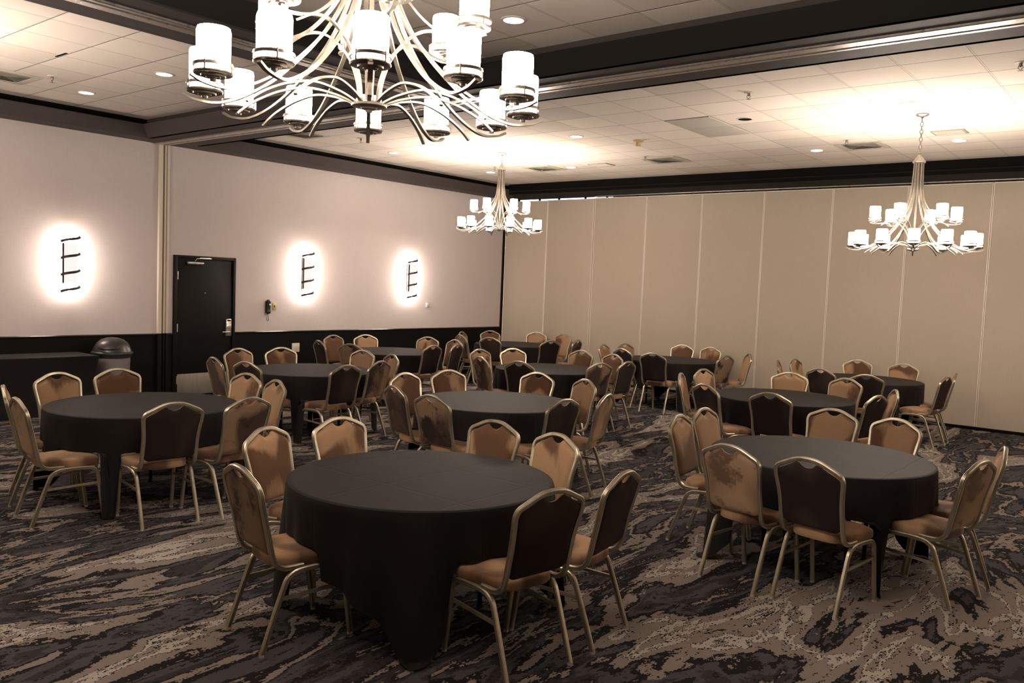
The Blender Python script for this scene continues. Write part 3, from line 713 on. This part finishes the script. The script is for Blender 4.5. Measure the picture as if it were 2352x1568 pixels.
def seat_bm():
    bm = BM(); N, L = 40, []
    def outline(th):   # rounded trapezoid
        c, s = math.cos(th), math.sin(th); n = 5.0
        k = (abs(c) ** n + abs(s) ** n) ** (-1 / n); x, y = c * k, s * k
        w = 0.205 + 0.020 * y
        if y < -0.35: w -= 0.030 * (-(y + 0.35) / 0.65)
        return x * w, y * 0.205 + 0.030
    for sc, z in ((0.86, 0.418), (0.97, 0.420), (1.0, 0.430), (1.0, 0.460), (0.99, 0.470), (0.955, 0.478), (0.84, 0.484), (0.5, 0.488), (0.2, 0.489)):
        L.append([bm.verts.new(((outline(2 * PI * k / N)[0]) * sc, (outline(2 * PI * k / N)[1] - 0.03) * sc + 0.03, z - (0.006 * (outline(2 * PI * k / N)[1] > 0.2) if sc > 0.9 else 0))) for k in range(N)])
    for a, c in zip(L, L[1:]):
        for k in range(N): bm.faces.new((a[k], a[(k + 1) % N], c[(k + 1) % N], c[k]))
    bm.faces.new(L[0][::-1]); bm.faces.new(L[-1]); return bm
def leg_bm(s, front):
    bm = BM()
    if front: P = [(0.207, 0.02, 0.412), (0.207, 0.12, 0.409), (0.207, 0.165, 0.401), (0.208, 0.193, 0.378), (0.208, 0.205, 0.335), (0.209, 0.225, 0.19), (0.210, 0.250, 0.012)]
    else: P = [(0.207, 0.02, 0.412), (0.207, -0.045, 0.409), (0.207, -0.085, 0.400), (0.207, -0.115, 0.376), (0.207, -0.135, 0.335), (0.208, -0.188, 0.19), (0.210, -0.250, 0.012)]
    P = crom(P, 4); sweep(bm, [(s * x, y, z) for x, y, z in P], ribbed(0.0125, 0.0135), side=(1, 0, 0), gr=GROOVES)
    x, y, z = P[-1]; lathe(bm, [(0, -0.012), (0.014, -0.012), (0.015, -0.004), (0.0135, 0.004), (0, 0.004)], 12, (s * x, y, z), mi=2)
    return bm
def make_chair(style, label):
    t = empty('banquet_chair', label=label, cat='chair', group='banquet chairs around the tables')
    obj('seat', seat_bm(), M['seat'], t)
    obj('backrest', pad_bm(), [M['pad'], M[style]], t)
    bm = BM(); P = crom(HOOP, 2); sweep(bm, P, ribbed(0.013, 0.0135), gr=GROOVES); obj('back_frame', bm, [M['frame'], M['groove']], t)
    for s in (-1, 1):
        for fr in (True, False): obj('leg', leg_bm(s, fr), [M['frame'], M['groove'], M['foot']], t)
        bm = BM(); sweep(bm, [(s * 0.206, -0.152, 0.275), (s * 0.206, 0.212, 0.290)], [(-0.006, -0.009), (0.006, -0.009), (0.006, 0.009), (-0.006, 0.009)], side=(1, 0, 0)); obj('stretcher', bm, M['frame'], t)
    bm = BM()
    for y in (-0.06, 0.14): box(bm, -0.2, 0.2, y - 0.01, y + 0.01, 0.402, 0.416)
    obj('seat_frame', bm, M['frame'], t)
    return t
CH = {'1a': (8.199, -11.486, 350.0), '1b': (7.595, -10.961, 287.4), '1c': (7.571, -10.435, 268.7), '1d': (8.051, -9.929, 182.0), '1e': (8.575, -9.997, 166.3), '1f': (9.24, -10.914, 79.8), '1g': (9.261, -10.389, 97.3), '2a': (9.057, -8.236, 276.1), '2b': (9.002, -7.73, 269.6), '2c': (9.649, -8.86, 348.2), '2d': (10.152, -8.878, 350.6), '2e': (10.604, -8.271, 77.916), '2f': (10.62, -7.743, 102.771), '2g': (9.431, -7.037, 174.497), '2h': (9.921, -7.154, 161.086), '3a': (4.607, -11.275, 339.9), '3b': (5.264, -11.434, 353.0), '3c': (4.104, -10.805, 281.2), '3d': (4.049, -10.284, 268.9), '3e': (5.761, -10.925, 83.7), '3f': (5.836, -10.408, 96.9), '3g': (5.244, -9.824, 168.3), '3h': (4.728, -9.747, 184.5), '4a': (6.288, -8.63, 343.2), '4b': (6.851, -8.776, 357.1), '4c': (5.753, -8.062, 272.2), '4d': (5.767, -7.51, 255.6), '4e': (6.207, -7.007, 183.0), '4f': (6.784, -7.085, 156.3), '4g': (7.386, -8.265, 87.1), '4h': (7.423, -7.722, 104.5), '5a': (3.201, -8.583, 350.7), '5b': (2.523, -7.935, 276.7), '5c': (3.699, -8.541, 7.4), '5d': (2.615, -7.429, 259.2), '5e': (3.133, -6.891, 183.8), '5f': (3.689, -6.968, 162.3), '5g': (4.264, -8.097, 91.1), '5h': (4.096, -7.506, 104.0), '6a': (3.988, -4.888, 268.3), '6b': (4.666, -5.568, 338.2), '6c': (4.087, -4.366, 247.4), '6d': (5.204, -5.574, 6.3), '6e': (4.551, -3.764, 179.7), '6f': (5.112, -3.844, 164.2), '6g': (5.619, -4.94, 76.645), '6h': (5.683, -4.453, 90.411), '7a': (7.429, -5.082, 289.3), '7b': (7.35, -4.442, 264.2), '7c': (8.003, -5.755, 333.4), '7d': (8.644, -5.823, 356.6), '7e': (7.964, -3.974, 192.0), '7f': (8.537, -4.022, 162.8), '7g': (9.133, -5.236, 78.115), '7h': (9.123, -4.671, 115.224), '8a': (1.591, -5.825, 344.816), '8b': (0.909, -5.086, 275.2), '8c': (2.141, -5.784, 13.38), '8d': (0.974, -4.55, 253.2), '8e': (1.555, -4.01, 192.1), '8f': (2.601, -5.057, 94.681), '8g': (2.103, -4.027, 170.0), '8h': (2.608, -4.566, 107.474), '9a': (0.899, -1.823, 290.0), '9b': (1.377, -2.395, 340.092), '9c': (0.798, -1.074, 246.0), '9d': (1.909, -2.339, 10.514), '9e': (1.26, -0.485, 195.3), '9f': (1.814, -0.487, 170.2), '9g': (2.758, -1.458, 102.8), '9h': (2.66, -2.0, 72.1), '10a': (4.236, -1.865, 279.6), '10b': (4.285, -1.353, 259.9), '10c': (4.722, -2.149, 343.924), '10d': (5.358, -2.444, 3.689), '10e': (4.65, -0.623, 182.869), '10f': (5.135, -0.597, 169.461), '10g': (5.947, -1.918, 81.7), '10h': (6.016, -1.317, 127.1), '11a': (7.363, -1.928, 286.567), '11b': (7.4, -1.4, 268.665), '11c': (8.019, -2.412, 345.413), '11d': (8.506, -2.712, 23.788), '11e': (7.884, -0.618, 212.986), '11f': (8.422, -0.689, 179.019), '11g': (9.098, -2.095, 83.8), '11h': (9.069, -1.502, 101.6)}
TABLES = {1: (8.397, -10.714), 2: (9.795, -8.045), 3: (4.938, -10.605), 4: (6.59, -7.91), 5: (3.44, -7.72), 6: (4.93, -4.77), 7: (8.273, -4.878), 8: (1.86, -4.90), 9: (1.69, -1.56), 10: (5.08, -1.62), 11: (8.235, -1.69)}
TN = {1: 'nearest centre table', 2: 'right foreground table', 3: 'left foreground table', 4: 'second centre table', 5: 'table before the door', 6: 'third centre table', 7: 'right middle table',
      8: 'far left back table', 9: 'corner table', 10: 'back centre table', 11: 'back right table'}
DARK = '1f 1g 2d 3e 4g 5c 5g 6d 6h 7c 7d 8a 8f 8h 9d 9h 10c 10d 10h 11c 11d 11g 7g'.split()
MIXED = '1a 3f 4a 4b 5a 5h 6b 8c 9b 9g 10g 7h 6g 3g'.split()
STY = {'r_dark': 'dark-backed', 'r_mixed': 'blotchy-backed', 'r_tan': 'tan'}
protos = {}
def side_of(k, x, y):
    tx, ty = TABLES[k]; a = math.degrees(math.atan2(y - ty, x - tx))
    return 'front-right' if -45 <= a < 45 else 'back-right' if 45 <= a < 135 else 'front-left' if -135 <= a < -45 else 'back-left'
sides = {}
for k, (x, y, a) in CH.items():
    n = int(k[:-1]); sides.setdefault((n, side_of(n, x, y)), []).append(k)
cinv = cam.matrix_world.inverted()
def px(x, y):
    p = cinv @ Vector((x, y, 0.9)); return p.x / -p.z
for (n, sd_), ks in sides.items():
    ks.sort(key=lambda k: px(CH[k][0], CH[k][1]))
    for i, k in enumerate(ks):
        x, y, a = CH[k]; a = math.radians(a)
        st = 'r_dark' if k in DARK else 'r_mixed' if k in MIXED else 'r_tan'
        pos = 'the only' if len(ks) == 1 else ('left', 'right')[i] if len(ks) == 2 else ('left', 'middle', 'right')[min(i, 2)]
        lab = '%s velvet chair, %s one on the %s side of the %s' % (STY[st], pos.replace('the only', 'only'), sd_, TN[n])
        if st not in protos:
            t = make_chair(st, lab); t.location = (x, y, 0); t.rotation_euler = (0, 0, a); protos[st] = t
        else: dup(protos[st], (x, y, 0), a, lab)

# ------------------------------------------------------------------ round tables with square black cloths
RT, HT, HALF = 0.765, 0.762, 1.175
def cloth_bm(n):
    bm = BM(); tx, ty = TABLES[n]; rnd = random.Random(n * 13)
    NP = 192; rings = []
    ctr = bm.verts.new((0, 0, HT))
    for r in (0.15, 0.3, 0.45, 0.6, 0.70, 0.745, RT - 0.006): rings.append([bm.verts.new((r * math.cos(2 * PI * k / NP), r * math.sin(2 * PI * k / NP), HT)) for k in range(NP)])
    rings.append([bm.verts.new(((RT + 0.006) * math.cos(2 * PI * k / NP), (RT + 0.006) * math.sin(2 * PI * k / NP), HT - 0.006)) for k in range(NP)])
    ph = [rnd.uniform(0, 6.28) for _ in range(4)]
    jit = [rnd.uniform(-0.06, 0.06) for _ in range(4)]
    seats = [(CH[k][0] - tx, CH[k][1] - ty, math.radians(CH[k][2])) for k in CH if int(k[:-1]) == n]
    NS = 20
    for j in range(1, NS + 1):
        v = j / NS; ring = []
        for k in range(NP):
            a = 2 * PI * k / NP; c, s = math.cos(a), math.sin(a)
            D = HALF / max(abs(c), abs(s)); D = min(D, HALF * 1.34); L = D - RT; sd = v * L
            q = int((a % (2 * PI)) // (PI / 2)); ac = PI / 4 + q * PI / 2 + jit[q]
            da = (a - ac + PI) % (2 * PI) - PI
            f = sd / 0.75
            off = 0.012 + f * (0.100 * math.exp(-(da / 0.15) ** 2) + 0.045 * math.exp(-((abs(da) - 0.40) / 0.08) ** 2) - 0.050 * math.exp(-((abs(da) - 0.25) / 0.07) ** 2) - 0.02 * math.exp(-((abs(da) - 0.54) / 0.07) ** 2))
            off += f * 0.014 * math.sin(11 * a + ph[0]) + f * 0.010 * math.sin(19 * a + ph[1]) - f * f * 0.03
            zz = HT - 0.008 - sd; r = RT + off
            if zz < 0.006: r += (0.006 - zz) * 0.75; zz = 0.006 + 0.010 * abs(math.sin(a * 21 + ph[2])) * min(1, (0.006 - zz) / 0.05 if False else 1)
            x, y = r * c, r * s
            for (sx, sy_, sa) in seats:       # the cloth lies over the seat edges that stand under it
                dx, dy = x - sx, y - sy_; lx = dx * math.cos(sa) + dy * math.sin(sa); ly = -dx * math.sin(sa) + dy * math.cos(sa)
                if abs(lx) < 0.235 and -0.19 < ly < 0.262 and zz < 0.497:
                    ex = max(0.0, (abs(lx) - 0.215) / 0.020); zz = max(zz, 0.497 - 0.06 * ex)
            ring.append(bm.verts.new((x, y, zz)))
        rings.append(ring)
    for k in range(NP): bm.faces.new((ctr, rings[0][k], rings[0][(k + 1) % NP]))
    for A, B in zip(rings, rings[1:]):
        for k in range(NP): bm.faces.new((A[k], B[k], B[(k + 1) % NP], A[(k + 1) % NP]))
    return bm
TD = {1: 'nearest the viewer in the centre', 2: 'in the right foreground', 3: 'in the left foreground', 4: 'right behind the nearest centre one', 5: 'in front of the black door',
      6: 'third back from the viewer in the centre', 7: 'right of centre under the right chandelier', 8: 'at the back under the wall lights', 9: 'in the back corner', 10: 'back centre before the partition', 11: 'at the far right before the partition'}
tproto = None
for n, (x, y) in TABLES.items():
    lab = 'round folding banquet table %s, under a black cloth' % TD[n]
    if tproto is None:
        tproto = empty('round_table', (x, y, 0), label=lab, cat='table', group='round banquet tables')
        b = BM(); lathe(b, [(0, 0.732), (RT - 0.012, 0.732), (RT - 0.006, 0.738), (RT - 0.006, 0.750), (RT - 0.012, 0.755), (0, 0.755)], 64); obj('tabletop', b, M['table_wood'], tproto)
        for a in range(4):
            ang = PI / 4 + a * PI / 2; c, s = math.cos(ang) * 0.42, math.sin(ang) * 0.30
            b = BM(); sweep(b, [(c, s, 0.0), (c, s, 0.732)], circ(0.015, 10)); lathe(b, [(0, 0), (0.02, 0), (0.02, 0.012), (0.014, 0.02)], 10, (c, s, 0)); obj('leg', b, M['black'], tproto)
    else: dup(tproto, (x, y, 0), 0, lab)
    o = obj('tablecloth', cloth_bm(n), M['cloth']); o.location = (x, y, 0)
    tag(o, 'black square tablecloth draped over the round table %s' % TD[n], 'tablecloth', 'black tablecloths')
